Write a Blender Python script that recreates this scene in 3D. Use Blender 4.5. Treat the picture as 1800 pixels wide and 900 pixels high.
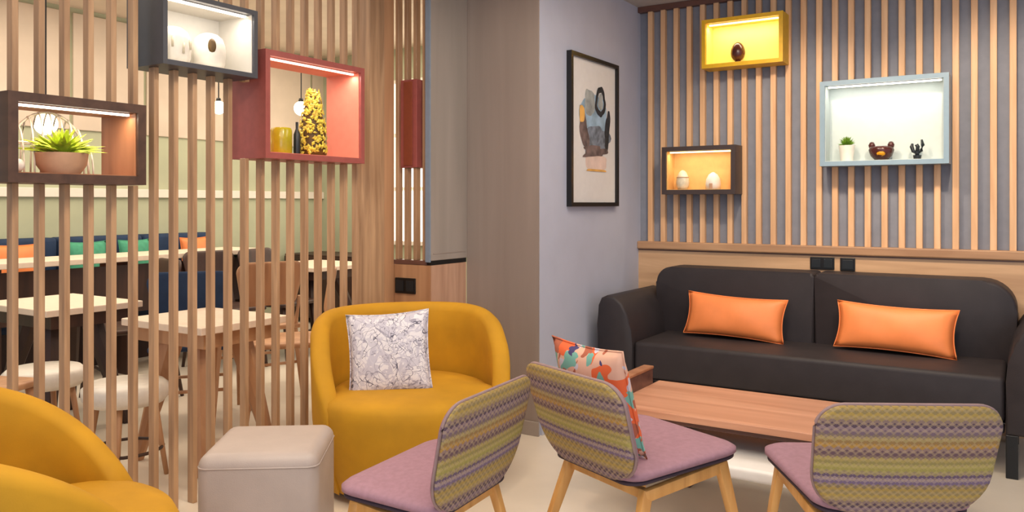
import bpy, bmesh, math, random
from mathutils import Vector, Matrix
random.seed(7)
for o in list(bpy.data.objects): bpy.data.objects.remove(o)
S = bpy.context.scene
C = S.collection
PI = math.pi

# ------------------------------------------------------------------ camera
YAW = math.atan(0.6316)
cam = bpy.data.objects.new('camera', bpy.data.cameras.new('camera')); C.objects.link(cam)
cam.location = (0, 0, 1.15)
cam.rotation_euler = (PI/2, 0, YAW)
cam.data.sensor_width = 36; cam.data.lens = 36*1425/1800
cam.data.shift_y = -(450-358)/1800
cam.data.clip_start = .05
S.camera = cam

# ------------------------------------------------------------------ world, exposure
W = bpy.data.worlds.new('lobby_air'); S.world = W; W.use_nodes = True
W.node_tree.nodes['Background'].inputs[0].default_value = (.80, .86, 1, 1)
W.node_tree.nodes['Background'].inputs[1].default_value = .7
S.view_settings.view_transform = 'Standard'; S.view_settings.look = 'None'
S.view_settings.gamma = 1; S.view_settings.exposure = .12

# ------------------------------------------------------------------ lights of the rooms
def area(name, loc, rot, sx, sy, power, col, spread=None):
    l = bpy.data.lights.new(name, 'AREA'); l.shape = 'RECTANGLE'; l.size = sx; l.size_y = sy
    l.energy = power; l.color = col
    if spread: l.spread = math.radians(spread)
    o = bpy.data.objects.new(name, l); C.objects.link(o); o.location = loc; o.rotation_euler = rot
    return o
def spot(name, loc, target, power, col, ang=60, rad=.04, blend=.7):
    l = bpy.data.lights.new(name, 'SPOT'); l.energy = power; l.color = col
    l.spot_size = math.radians(ang); l.spot_blend = blend; l.shadow_soft_size = rad
    o = bpy.data.objects.new(name, l); C.objects.link(o); o.location = loc
    o.rotation_euler = (Vector(target)-Vector(loc)).to_track_quat('-Z', 'Y').to_euler()
    return o
WARM = (1, .80, .58); SOFT = (1, .90, .78); COOL = (.80, .88, 1)
area('ceiling_panel_light', (-.9, 1.2, 2.34), (0, 0, 0), 1.6, 1.6, 34, SOFT)
area('ceiling_panel_light', (-.7, 3.3, 2.34), (0, 0, 0), 1.4, .8, 17, SOFT)
area('ceiling_panel_light', (-4.6, 2.2, 2.62), (0, 0, 0), 2.2, 2.6, 58, (1, .86, .70))
area('ceiling_panel_light', (-4.4, 4.8, 2.62), (0, 0, 0), 2.2, 1.6, 40, (1, .86, .70))
area('daylight_opening', (1.6, -1.6, 1.6), (math.radians(78), 0, math.radians(32)), 2.6, 1.8, 34, COOL)
spot('unseen_downlight', (-1.7, .9, 2.3), (-1.85, 1.05, .4), 34, WARM, 60)
spot('unseen_downlight', (-1.7, 2.1, 2.3), (-2.0, 2.3, .4), 16, WARM, 80)
spot('unseen_downlight', (-1.3, 2.0, 2.3), (-2.71, 2.3, 1.0), 22, WARM, 75)
spot('unseen_downlight', (-1.5, .8, 2.3), (-2.71, 1.5, 1.2), 14, WARM, 75)
spot('unseen_downlight', (-.2, 3.4, 2.3), (-.1, 4.7, 1.1), 60, WARM, 75)  # added to brighten the sofa wall; the lamp is out of view
spot('unseen_downlight', (-1.0, 3.5, 2.3), (-1.1, 4.7, 1.0), 46, WARM, 80)  # second unseen spot, added to lift the left of the sofa wall
spot('unseen_downlight', (-1.6, 2.3, 2.3), (-2.3, 3.45, 1.2), 18, SOFT, 80)  # unseen spot added to brighten the column
spot('unseen_downlight', (-.5, 2.4, 2.3), (-.7, 3.0, .3), 22, WARM, 75)

# ------------------------------------------------------------------ materials
def srgb(r, g, b):
    f = lambda c: (c/255/12.92) if c/255 <= .04045 else ((c/255+.055)/1.055)**2.4
    return (f(r), f(g), f(b), 1)
def mat(name, col, rough=.6, var=.06, scale=30, bump=.0, bscale=200, metal=0, stretch=(1, 1, 1), sheen=0, spec=.5, emit=0, trans=0, coat=0):
    m = bpy.data.materials.new(name); m.use_nodes = True; nt = m.node_tree; N = nt.nodes; L = nt.links
    b = N['Principled BSDF']; b.inputs['Roughness'].default_value = rough; b.inputs['Metallic'].default_value = metal
    b.inputs['Specular IOR Level'].default_value = spec
    c = srgb(*col)
    b.inputs['Base Color'].default_value = c
    if sheen: b.inputs['Sheen Weight'].default_value = sheen; b.inputs['Sheen Roughness'].default_value = .4; b.inputs['Sheen Tint'].default_value = c
    if trans: b.inputs['Transmission Weight'].default_value = trans
    if coat: b.inputs['Coat Weight'].default_value = coat; b.inputs['Coat Roughness'].default_value = .1
    if emit:
        b.inputs['Emission Color'].default_value = c; b.inputs['Emission Strength'].default_value = emit
    tc = N.new('ShaderNodeTexCoord'); mp = N.new('ShaderNodeMapping'); mp.inputs['Scale'].default_value = stretch
    L.new(tc.outputs['Object'], mp.inputs[0])
    if var and not emit:
        n = N.new('ShaderNodeTexNoise'); n.inputs['Scale'].default_value = scale; n.inputs['Detail'].default_value = 5
        L.new(mp.outputs[0], n.inputs['Vector'])
        r = N.new('ShaderNodeValToRGB')
        r.color_ramp.elements[0].position = .3; r.color_ramp.elements[1].position = .7
        r.color_ramp.elements[0].color = tuple(x*(1-var*2) for x in c[:3])+(1,)
        r.color_ramp.elements[1].color = tuple(min(1, x*(1+var*2)) for x in c[:3])+(1,)
        L.new(n.outputs[0], r.inputs[0]); L.new(r.outputs[0], b.inputs['Base Color'])
    if bump:
        n2 = N.new('ShaderNodeTexNoise'); n2.inputs['Scale'].default_value = bscale; n2.inputs['Detail'].default_value = 3
        L.new(mp.outputs[0], n2.inputs['Vector'])
        bp = N.new('ShaderNodeBump'); bp.inputs['Strength'].default_value = bump; bp.inputs['Distance'].default_value = .004
        L.new(n2.outputs[0], bp.inputs['Height']); L.new(bp.outputs[0], b.inputs['Normal'])
    return m
def wood(name, c1, c2, axis='Z', rough=.45, scale=14):
    m = bpy.data.materials.new(name); m.use_nodes = True; nt = m.node_tree; N = nt.nodes; L = nt.links
    b = N['Principled BSDF']; b.inputs['Roughness'].default_value = rough
    tc = N.new('ShaderNodeTexCoord'); mp = N.new('ShaderNodeMapping')
    mp.inputs['Scale'].default_value = {'X': (.08, 1, 1), 'Y': (1, .08, 1), 'Z': (1, 1, .08)}[axis]
    oi = N.new('ShaderNodeObjectInfo'); ad = N.new('ShaderNodeVectorMath'); ad.operation = 'ADD'
    sc = N.new('ShaderNodeVectorMath'); sc.operation = 'SCALE'; sc.inputs['Scale'].default_value = 7
    cb = N.new('ShaderNodeCombineXYZ')
    for i in range(3): L.new(oi.outputs['Random'], cb.inputs[i])
    L.new(cb.outputs[0], sc.inputs[0]); L.new(tc.outputs['Object'], ad.inputs[0]); L.new(sc.outputs[0], ad.inputs[1])
    L.new(ad.outputs[0], mp.inputs[0])
    n = N.new('ShaderNodeTexNoise'); n.inputs['Scale'].default_value = scale; n.inputs['Detail'].default_value = 8; n.inputs['Distortion'].default_value = .6
    L.new(mp.outputs[0], n.inputs['Vector'])
    r = N.new('ShaderNodeValToRGB'); r.color_ramp.elements[0].position = .32; r.color_ramp.elements[1].position = .68
    r.color_ramp.elements[0].color = srgb(*c1); r.color_ramp.elements[1].color = srgb(*c2)
    L.new(n.outputs[0], r.inputs[0]); L.new(r.outputs[0], b.inputs['Base Color'])
    bp = N.new('ShaderNodeBump'); bp.inputs['Strength'].default_value = .15; bp.inputs['Distance'].default_value = .002
    L.new(n.outputs[0], bp.inputs['Height']); L.new(bp.outputs[0], b.inputs['Normal'])
    return m
def node_chain(m):
    nt = m.node_tree; return nt, nt.nodes, nt.links, nt.nodes['Principled BSDF']
def mathn(N, L, op, a, b=None, c=None):
    n = N.new('ShaderNodeMath'); n.operation = op
    for i, v in enumerate((a, b, c)):
        if v is None: continue
        if isinstance(v, (int, float)): n.inputs[i].default_value = v
        else: L.new(v, n.inputs[i])
    return n.outputs[0]
def zigzag_mat():
    m = bpy.data.materials.new('zigzag_weave'); m.use_nodes = True; nt, N, L, b = node_chain(m)
    b.inputs['Roughness'].default_value = .85
    tc = N.new('ShaderNodeTexCoord'); sp = N.new('ShaderNodeSeparateXYZ'); L.new(tc.outputs['UV'], sp.inputs[0])
    u, v = sp.outputs[0], sp.outputs[1]
    tri = mathn(N, L, 'PINGPONG', mathn(N, L, 'ADD', u, 5), .0105)          # metres
    zz = mathn(N, L, 'ADD', v, mathn(N, L, 'MULTIPLY', tri, .75))
    fr = mathn(N, L, 'FRACT', mathn(N, L, 'MULTIPLY', zz, 1/.225))
    r = N.new('ShaderNodeValToRGB'); r.color_ramp.interpolation = 'CONSTANT'
    pal = [(120, 98, 108), (146, 122, 122), (92, 72, 84), (138, 114, 104), (158, 134, 90), (174, 146, 76), (148, 128, 84), (166, 138, 74), (132, 112, 84),
           (118, 98, 124), (152, 130, 134), (104, 84, 104), (150, 132, 96), (158, 146, 78), (170, 154, 88), (148, 134, 80), (166, 146, 84), (128, 104, 92),
           (106, 80, 86), (146, 118, 108), (174, 132, 62), (150, 118, 72), (164, 142, 92), (130, 110, 96)]
    els = r.color_ramp.elements
    for i, p in enumerate(pal):
        e = els[i] if i < 2 else els.new(i/len(pal))
        e.position = i/len(pal); e.color = srgb(*p)
    L.new(fr, r.inputs[0])
    # second, finer counter zigzag mixed in like the knitted rows
    fr2 = mathn(N, L, 'FRACT', mathn(N, L, 'MULTIPLY', mathn(N, L, 'SUBTRACT', v, mathn(N, L, 'MULTIPLY', tri, .9)), 1/.019))
    k = mathn(N, L, 'MULTIPLY', mathn(N, L, 'GREATER_THAN', fr2, .62), .30)
    mx = N.new('ShaderNodeMixRGB'); L.new(k, mx.inputs[0]); L.new(r.outputs[0], mx.inputs[1]); mx.inputs[2].default_value = srgb(196, 170, 128)
    L.new(mx.outputs[0], b.inputs['Base Color'])
    n2 = N.new('ShaderNodeTexNoise'); n2.inputs['Scale'].default_value = 350; L.new(tc.outputs['Object'], n2.inputs['Vector'])
    bp = N.new('ShaderNodeBump'); bp.inputs['Strength'].default_value = .5; bp.inputs['Distance'].default_value = .003
    L.new(n2.outputs[0], bp.inputs['Height']); L.new(bp.outputs[0], b.inputs['Normal'])
    return m
def print_mat(name, base, cols, scale, rough=.8, dist=1.5, thr=.5, leafy=True):
    m = bpy.data.materials.new(name); m.use_nodes = True; nt, N, L, b = node_chain(m); b.inputs['Roughness'].default_value = rough
    tc = N.new('ShaderNodeTexCoord'); mp = N.new('ShaderNodeMapping'); mp.inputs['Scale'].default_value = (1, 1, 1.0)
    L.new(tc.outputs['Object'], mp.inputs[0])
    prev = None
    for i, (c, s, t) in enumerate(cols):
        w = N.new('ShaderNodeTexNoise'); w.inputs['Scale'].default_value = s; w.inputs['Detail'].default_value = 1.5; w.inputs['Distortion'].default_value = dist
        sh = N.new('ShaderNodeVectorMath'); sh.operation = 'ADD'; sh.inputs[1].default_value = (i*3.1, i*1.7, i*2.3)
        L.new(mp.outputs[0], sh.inputs[0]); L.new(sh.outputs[0], w.inputs['Vector'])
        if leafy:
            k = mathn(N, L, 'LESS_THAN', mathn(N, L, 'ABSOLUTE', mathn(N, L, 'SUBTRACT', w.outputs[0], .5)), t)
        else:
            k = mathn(N, L, 'GREATER_THAN', w.outputs[0], t)
        mx = N.new('ShaderNodeMixRGB'); L.new(k, mx.inputs[0]); mx.inputs[2].default_value = srgb(*c)
        if prev is None: mx.inputs[1].default_value = srgb(*base)
        else: L.new(prev, mx.inputs[1])
        prev = mx.outputs[0]
    L.new(prev, b.inputs['Base Color'])
    return m

M = dict(
    floor=mat('cream_stone', (226, 214, 196), .28, .03, 3, .02, 40),
    wall=mat('lavender_paint', (186, 188, 203), .75, .015, 6, .05, 300),
    ceil=mat('ceiling_paint', (190, 184, 178), .8, .01, 5),
    greywall=mat('slate_blue_backing', (132, 136, 148), .8, .03, 20),
    column=wood('taupe_laminate', (146, 132, 122), (158, 143, 132), 'Z', .5, 8),
    door=wood('taupe_door', (146, 136, 126), (160, 148, 138), 'Z', .5, 8),
    edge=mat('steel_blue_edge', (126, 140, 156), .4, .02),
    slat=wood('oak_slat', (156, 120, 88), (198, 160, 122), 'Z', .5, 26),
    slat2=wood('pale_oak_slat', (214, 166, 122), (236, 192, 148), 'Z', .5, 26),
    panel=wood('pale_oak_panel', (188, 148, 112), (218, 178, 138), 'X', .5, 16),
    panel2=wood('oak_panel_upright', (176, 134, 108), (202, 160, 132), 'Z', .5, 18),
    trim=wood('oak_trim', (164, 124, 92), (196, 154, 116), 'X', .5, 20),
    table=wood('rosy_oak_top', (190, 132, 102), (222, 166, 134), 'X', .36, 12),
    tabledark=wood('dark_table_edge', (84, 54, 46), (112, 76, 64), 'X', .4, 16),
    shelfw=mat('white_lacquer', (244, 240, 234), .35, .01),
    beech=wood('honey_beech', (204, 146, 78), (230, 174, 102), 'Z', .4, 24),
    mustard=mat('mustard_velvet', (190, 138, 14), .8, .05, 8, .05, 300, sheen=.12),
    plum=mat('dusty_plum_fabric', (156, 118, 130), .8, .04, 60, .25, 500, sheen=.1),
    mauve=mat('mauve_piping', (150, 124, 122), .8, .05),
    piping=mat('dark_plum_piping', (62, 46, 56), .7, .05),
    sofa=mat('charcoal_upholstery', (50, 44, 46), .55, .06, 10, .12, 420, spec=.4),
    sofab=mat('charcoal_base', (38, 34, 37), .7, .06, 10, .12, 420, spec=.3),
    orange=mat('orange_satin', (246, 142, 78), .5, .04, 8, .05, 200, sheen=.2),
    black=mat('black_plastic', (12, 12, 13), .35, .0),
    pouf=mat('putty_leather', (176, 162, 154), .45, .03, 8, .12, 260),
    brownbox=wood('walnut_box', (66, 44, 34), (88, 62, 48), 'Y', .45, 20),
    brownin=wood('walnut_inner', (150, 98, 66), (182, 126, 90), 'Z', .5, 14),
    greybox=mat('graphite_lacquer', (66, 68, 76), .4, .03),
    greyin=mat('pale_grey_lining', (206, 200, 190), .6, .01),
    redbox=mat('brick_red_lacquer', (158, 82, 76), .4, .04),
    rust=mat('rust_lacquer', (140, 68, 44), .45, .04),
    redin=mat('coral_lining', (226, 140, 116), .6, .02),
    yellowbox=mat('lemon_lacquer', (226, 176, 26), .4, .03),
    yellowin=mat('lemon_lining', (248, 216, 116), .6, .02),
    bluebox=mat('duck_egg_lacquer', (136, 160, 176), .4, .02),
    bluein=mat('duck_egg_lining', (192, 202, 200), .6, .01),
    darkbox=mat('umber_lacquer', (62, 50, 48), .4, .03),
    darkin=mat('amber_lining', (214, 168, 104), .6, .03),
    ledw=mat('led_white', (255, 240, 220), .5, 0, emit=5),
    ledr=mat('led_rose', (255, 190, 165), .5, 0, emit=5),
    ledy=mat('led_warm', (255, 226, 160), .5, 0, emit=4),
    glow=mat('globe_glow', (255, 236, 200), .5, 0, emit=12),
    ceramic=mat('white_ceramic', (228, 222, 210), .4, .03, 30),
    cream=mat('cream_ceramic', (206, 196, 172), .4, .08, 40),
    leaf=mat('leaf_green', (108, 146, 42), .6, .2, 30),
    lime=mat('lime_leaf', (172, 190, 50), .6, .2, 30),
    terracotta=mat('terracotta_pot', (182, 142, 112), .7, .1, 12),
    wire=mat('white_wire', (222, 214, 198), .4, .0),
    choc=mat('brown_glaze', (70, 28, 22), .25, .1, 20),
    amber=mat('painted_highlight', (216, 150, 20), .3, .1),
    ink=mat('black_resin', (26, 32, 36), .35, .0),
    gold=mat('gold_leaf', (244, 198, 70), .35, .25, 80, .6, 80, metal=.1),
    goldk=mat('gold_gap', (96, 70, 26), .6, .2),
    olive=mat('olive_glass', (170, 160, 30), .2, .05),
    glass=mat('clear_glass', (250, 250, 250), .02, 0, trans=1),
    paper=mat('print_paper', (226, 222, 218), .7, .01),
    frameb=mat('black_frame', (18, 17, 18), .35, .0),
    navy=mat('navy_fabric', (28, 52, 84), .8, .08, 12, .1, 300),
    teal=mat('teal_fabric', (76, 160, 126), .8, .06),
    dkwood=wood('dark_wenge', (46, 28, 22), (70, 44, 32), 'Z', .5, 14),
    tan=wood('tan_oak', (168, 122, 86), (198, 152, 112), 'Z', .5, 14),
    cream_top=mat('cream_tabletop', (238, 218, 196), .4, .02),
    green=mat('sage_wall', (184, 188, 158), .8, .03, 4),
    beige=mat('beige_wall', (220, 204, 184), .8, .04, 3),
    white=mat('white_paint', (236, 228, 214), .6, .01),
    daylight=mat('lit_window_pane', (250, 240, 226), .5, 0, emit=1.6),
    zig=zigzag_mat(),
    palm=print_mat('leaf_print', (226, 222, 226), [((196, 192, 204), 11, .050), ((160, 156, 170), 15, .020), ((204, 200, 210), 20, .035), ((96, 94, 110), 12, .0065)], 20),
    floral=print_mat('floral_print', (226, 176, 150), [((232, 104, 56), 9, .56), ((206, 196, 204), 12, .60), ((120, 176, 160), 14, .62), ((176, 96, 70), 16, .62), ((70, 62, 110), 22, .68)], 10, leafy=False, dist=.6),
    bluefl=mat('indigo_fabric', (54, 50, 92), .8, .2, 60),
)

# ------------------------------------------------------------------ mesh helpers
def obj(name, bm, m, parent=None, smooth=None, loc=None):
    me = bpy.data.meshes.new(name); bmesh.ops.recalc_face_normals(bm, faces=bm.faces); bm.to_mesh(me); bm.free()
    ms = m if isinstance(m, (list, tuple)) else [m]
    for x in ms: me.materials.append(x)
    if smooth:
        for p in me.polygons: p.use_smooth = True
        if smooth is not True:
            me.set_sharp_from_angle(angle=math.radians(smooth))
    o = bpy.data.objects.new(name, me); C.objects.link(o)
    if parent: o.parent = parent
    if loc: o.location = loc
    return o
def thing(name, label, cat, loc=(0, 0, 0), rz=0, group=None):
    o = bpy.data.objects.new(name, None); C.objects.link(o); o.location = loc; o.rotation_euler = (0, 0, rz)
    o.empty_display_size = .1
    o['label'] = label; o['category'] = cat
    if group: o['group'] = group
    return o
def tag(o, label, cat, group=None):
    o['label'] = label; o['category'] = cat
    if group: o['group'] = group
    return o
def struct(name, bm, m, parent=None, smooth=None):
    o = obj(name, bm, m, parent, smooth)
    if parent is None: o['kind'] = 'structure'
    return o
def dup(root, loc=None, rz=None, label=None, parent=None):
    r = root.copy(); C.objects.link(r); r.parent = parent
    if loc is not None: r.location = loc
    if rz is not None: r.rotation_euler = (0, 0, rz)
    if label: r['label'] = label
    for ch in list(root.children): dup(ch, parent=r)
    return r
def box(bm, x0, x1, y0, y1, z0, z1, bev=0, seg=2):
    g = bmesh.ops.create_cube(bm, size=1)['verts']
    for v in g:
        v.co.x = x0+(v.co.x+.5)*(x1-x0); v.co.y = y0+(v.co.y+.5)*(y1-y0); v.co.z = z0+(v.co.z+.5)*(z1-z0)
    if bev:
        es = list({e for v in g for e in v.link_edges})
        bmesh.ops.bevel(bm, geom=es, offset=bev, segments=seg, profile=.5, affect='EDGES')
    return bm
def B(x0, x1, y0, y1, z0, z1, bev=0, seg=2):
    return box(bmesh.new(), x0, x1, y0, y1, z0, z1, bev, seg)
def prism(bm, pts, axis, a, b, bev=0, seg=3):
    """pts: 2-D outline; extruded along axis from a to b"""
    def P(p, t):
        return {'X': (t, p[0], p[1]), 'Y': (p[0], t, p[1]), 'Z': (p[0], p[1], t)}[axis]
    lo = [bm.verts.new(P(p, a)) for p in pts]; hi = [bm.verts.new(P(p, b)) for p in pts]
    n = len(pts)
    f1 = bm.faces.new(lo); f2 = bm.faces.new(hi[::-1])
    for i in range(n): bm.faces.new((lo[i], lo[(i+1) % n], hi[(i+1) % n], hi[i]))
    if bev:
        es = list(f1.edges)+list(f2.edges)
        bmesh.ops.bevel(bm, geom=es, offset=bev, segments=seg, profile=.5, affect='EDGES')
    return bm
def tube(bm, pts, rad, seg=8, closed=False, caps=True):
    pts = [Vector(p) for p in pts]; n = len(pts)
    rs = rad if isinstance(rad, (list, tuple)) else [rad]*n
    rings = []
    up = Vector((0, 0, 1))
    for i, p in enumerate(pts):
        d = (pts[(i+1) % n]-pts[i-1]) if closed else (pts[min(i+1, n-1)]-pts[max(i-1, 0)])
        d.normalize()
        a = up if abs(d.dot(up)) < .95 else Vector((1, 0, 0))
        s = d.cross(a).normalized(); t = s.cross(d)
        rings.append([bm.verts.new(p+(s*math.cos(2*PI*k/seg)+t*math.sin(2*PI*k/seg))*rs[i]) for k in range(seg)])
    for i in range(n if closed else n-1):
        a, b = rings[i], rings[(i+1) % n]
        for k in range(seg): bm.faces.new((a[k], a[(k+1) % seg], b[(k+1) % seg], b[k]))
    if caps and not closed: bm.faces.new(rings[0][::-1]); bm.faces.new(rings[-1])
    return bm
def lathe(bm, prof, seg=32, c=(0, 0, 0)):
    rings = []
    for r, z in prof:
        if r < 1e-5: rings.append([bm.verts.new((c[0], c[1], c[2]+z))])
        else: rings.append([bm.verts.new((c[0]+r*math.cos(2*PI*k/seg), c[1]+r*math.sin(2*PI*k/seg), c[2]+z)) for k in range(seg)])
    for a, b in zip(rings, rings[1:]):
        for k in range(seg):
            k2 = (k+1) % seg
            if len(a) == 1 and len(b) > 1: bm.faces.new((a[0], b[k], b[k2]))
            elif len(b) == 1 and len(a) > 1: bm.faces.new((a[k], a[k2], b[0]))
            elif len(a) > 1: bm.faces.new((a[k], a[k2], b[k2], b[k]))
    return bm
def rrect(w0, w1, h, r0, r1, seg=8, cy=0):
    """rounded trapezoid, width w0 at y=0 and w1 at y=h, radii r0 (bottom) r1 (top)"""
    out = []
    for (cx, y, r, a0) in ((w0/2-r0, r0, r0, -90), (w1/2-r1, h-r1, r1, 0), (-(w1/2-r1), h-r1, r1, 90), (-(w0/2-r0), r0, r0, 180)):
        for k in range(seg+1):
            a = math.radians(a0+90*k/seg); out.append((cx+r*math.cos(a), y+r*math.sin(a)+cy))
    return out
def pad(outline, th, warp, rings=7, puff=0, edge=.5):
    """a padded sheet: outline in (u,v), warp(u,v,t)->xyz with t through the thickness; UV in metres"""
    bm = bmesh.new(); uvl = bm.loops.layers.uv.new('UVMap')
    cu = sum(p[0] for p in outline)/len(outline); cv = sum(p[1] for p in outline)/len(outline)
    n = len(outline); uv = {}
    def skin(sign):
        rr = []
        for i in range(1, rings+1):
            s = i/rings; s = 1-(1-s)**1.4
            k = math.sqrt(max(0, 1-s**8))
            ring = []
            for p in outline:
                u, v = cu+(p[0]-cu)*s, cv+(p[1]-cv)*s
                t = sign*(th/2*(edge+(1-edge)*k)+puff*(1-s*s))
                w = bm.verts.new(warp(u, v, t)); uv[w] = (u, v); ring.append(w)
            rr.append(ring)
        c = bm.verts.new(warp(cu, cv, sign*(th/2+puff))); uv[c] = (cu, cv)
        for k in range(n): bm.faces.new((c, rr[0][k], rr[0][(k+1) % n]))
        for a, b in zip(rr, rr[1:]):
            for k in range(n): bm.faces.new((a[k], b[k], b[(k+1) % n], a[(k+1) % n]))
        return rr[-1]
    a = skin(1); b = skin(-1)
    for k in range(n): bm.faces.new((a[k], b[k], b[(k+1) % n], a[(k+1) % n]))
    for f in bm.faces:
        for l in f.loops: l[uvl].uv = uv[l.vert]
    return bm
def pillow(w, h, T, n=18, pinch=.07):
    """stands in the XZ plane, thickness along Y, centre at origin"""
    bm = bmesh.new()
    g = {}
    for s in (1, -1):
        for i in range(n+1):
            for j in range(n+1):
                u = -1+2*i/n; v = -1+2*j/n
                if s == -1 and (i in (0, n) or j in (0, n)): g[s, i, j] = g[1, i, j]; continue
                x = w/2*u*(1-pinch*(1-v*v)); z = h/2*v*(1-pinch*(w/h)**.5*(1-u*u))
                t = T/2*((1-u*u)*(1-v*v))**.42
                t += .0022*math.sin(7*u+3*v)*(1-u*u)*(1-v*v)
                g[s, i, j] = bm.verts.new((x, s*t, z))
    for s in (1, -1):
        for i in range(n):
            for j in range(n):
                bm.faces.new((g[s, i, j], g[s, i+1, j], g[s, i+1, j+1], g[s, i, j+1]))
    return bm
def pillow_seam(w, h, r=.003, pinch=.07, n=14):
    pts = []
    for side in range(4):
        for k in range(n):
            t = -1+2*k/n
            u, v = ((t, -1), (1, t), (-t, 1), (-1, -t))[side]
            pts.append((w/2*u*(1-pinch*(1-v*v)), 0, h/2*v*(1-pinch*(w/h)**.5*(1-u*u))))
    return tube(bmesh.new(), pts, r, 6, closed=True)

# ------------------------------------------------------------------ the setting
XS = -2.71     # plane of the slat screen
YW = 4.72      # slatted sofa wall
XP = -2.03     # wall with the picture
YC = 3.46      # face of the column
ZC = 2.37
struct('floor', B(-6.4, 2.4, -2.2, 6.4, -.08, 0), M['floor'])
struct('ceiling', B(XS-.02, 2.4, -.6, YW+.1, ZC, ZC+.06), M['ceil'])
struct('ceiling_dining', B(-6.4, XS-.02, -.6, 6.4, 2.66, 2.72), M['beige'])
struct('wall_back', B(-2.2, 2.4, YW, YW+.1, 0, 2.7), M['greywall'])
wall_back = bpy.data.objects['wall_back']
struct('wall_picture', B(XP-.12, XP, YC+.01, YW, 0, 2.66), M['wall'])
struct('column_panel', B(-2.466, XP-.001, YC, YC+.12, 0, 2.66), M['column']).name = 'wall_column'
bb = struct('baseboard_column', B(-2.466, XP+.006, YC-.012, YC, 0, .07, .002), M['door'])
struct('baseboard_left', B(XP, XP+.012, YC+.02, YW, 0, .07, .003), M['wall'])
# seams of the column laminate
# slats of the sofa wall: each its own piece
sb = B(-.015, .015, -.034, 0, 0.915, ZC, .002, 1)
s0 = None
x = -1.952
k = 0
while x < 2.2:
    if s0 is None: s0 = obj('slat', sb, M['slat2'], wall_back); s0.location = (x, YW, 0)
    else:
        c = s0.copy(); C.objects.link(c); c.parent = wall_back; c.location = (x, YW, 0)
    x += .0829; k += 1
# head rail, ledge, wainscot
struct('trim_1', B(XP, 2.4, YW-.045, YW, 2.335, ZC, .003), M['tabledark'])
struct('trim_2', B(XP, 2.4, YW-.055, YW, .872, .918, .006), M['trim'])
wn = struct('wall_wainscot', B(XP, 2.4, YW-.03, YW, 0, .872), M['panel'])
obj('groove', B(XP, 2.4, YW-.0325, YW-.03, .862, .868), M['tabledark'], wn)

# wood wall piece beside the screen, cupboard door on it
cab = struct('wall_return', B(-2.70, -2.466, 3.16, 3.455, 0, .845), M['panel2'])
rp = struct('wall_return_panel', B(XS-.02, -2.467, 3.152, 3.1595, 0, .845), M['tan'])
door = struct('door_1', B(-2.50, -2.462, 3.15, YC, .868, 2.66, .003), M['door'])
obj('door_edge', B(-2.487, -2.461, 3.140, 3.15, .862, 2.66), M['edge'], door)
obj('shadow_gap', B(-2.50, -2.468, 3.16, YC, .846, .868), M['black'], door)
obj('kick_line', B(-2.4635, -2.4605, 3.17, 3.44, .90, .905), M['column'], door)

# dining room shell
struct('wall_dining', B(-6.3, -6.2, -.6, 6.4, 0, 2.7), M['green'])
wd = bpy.data.objects['wall_dining']
struct('wall_dining_end', B(-6.3, -2.2, 6.1, 6.2, 0, 2.7), M['green'])
struct('trim_3', B(-6.2, -6.17, -.6, 6.1, 1.20, 1.27, .004), M['white'])
# upper beige wall boards, each a board
bd = None
for i, yy in enumerate([1.6+.62*k for k in range(8)]):
    if bd is None: bd = obj('panel', B(-.02, 0, .01, .60, 1.72, 2.62, .004), M['beige'], wd); bd.location = (-6.18, yy, 0)
    else:
        c = bd.copy(); C.objects.link(c); c.parent = wd; c.location = (-6.18, yy, 0)

# ------------------------------------------------------------------ slat screen
scr = thing('slat_screen', 'tall oak slat screen dividing the lounge from the dining room', 'screen', (XS, 1.0, 0))
gaps = [(1.245, 1.732, 1.215, 1.495), (1.768, 2.221, 1.652, 1.922), (2.231, 2.844, 1.336, 1.782)]
cache = {}
def slat_piece(y, z0, z1, parent, m, along='Y', at=0):
    key = (round(z0, 3), round(z1, 3), along)
    if key not in cache:
        bm = B(-.017, .017, -.010, .010, z0, z1, .0015, 1) if along == 'Y' else B(-.010, .010, -.017, .017, z0, z1, .0015, 1)
        o = obj('slat', bm, m, parent); cache[key] = o
    else:
        o = cache[key].copy(); C.objects.link(o); o.parent = parent
    return o
y = 1.327-.0821*9
n = 0
while y < 2.93:
    g = [q for q in gaps if q[0]-.012 < y < q[1]+.012]
    segs = []; z = 0
    for q in sorted(g, key=lambda q: q[2]): segs.append((z, q[2])); z = q[3]
    segs.append((z, 2.66))
    for z0, z1 in segs:
        o = slat_piece(y, z0, z1, scr, M['slat']); o.location = (0, y-1.0, 0)
    y += .0821; n += 1
obj('end_post', B(-.05, .03, 1.955, 2.06, 0, 2.66, .003), M['slat'], scr)
obj('end_post', B(-.045, .015, 2.075, 2.15, 0, 2.66, .003), M['tan'], scr)

# short return screen with a little red block and ledge
ret = thing('slat_return_screen', 'short return of oak slats between the end post and the grey cupboard door', 'screen', (-2.6, 3.18, 0))
first = None
for i, xx in enumerate((-.088, -.030, .028, .086)):
    for z0, z1 in ((.868, 1.33), (1.77, 2.66)) if i in (1, 2) else ((.868, 2.66),):
        o = slat_piece(0, z0, z1, ret, M['slat'], 'X'); o.location = (xx, 0, 0)
obj('ledge', B(-.10, .11, -.03, .03, .846, .868, .002), M['tabledark'], ret)
rb = thing('red_block', 'narrow brick red block in the short slat return beside the end post', 'display box', (-2.601, 3.18, 1.33))  # closed red block standing for the red between the slats
obj('shell', B(-.052, .052, -.03, .09, 0, .44, .003), M['redbox'], rb)
obj('face_panel', B(-.028, .028, -.036, -.03, .01, .43, .002), M['rust'], rb)

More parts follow.
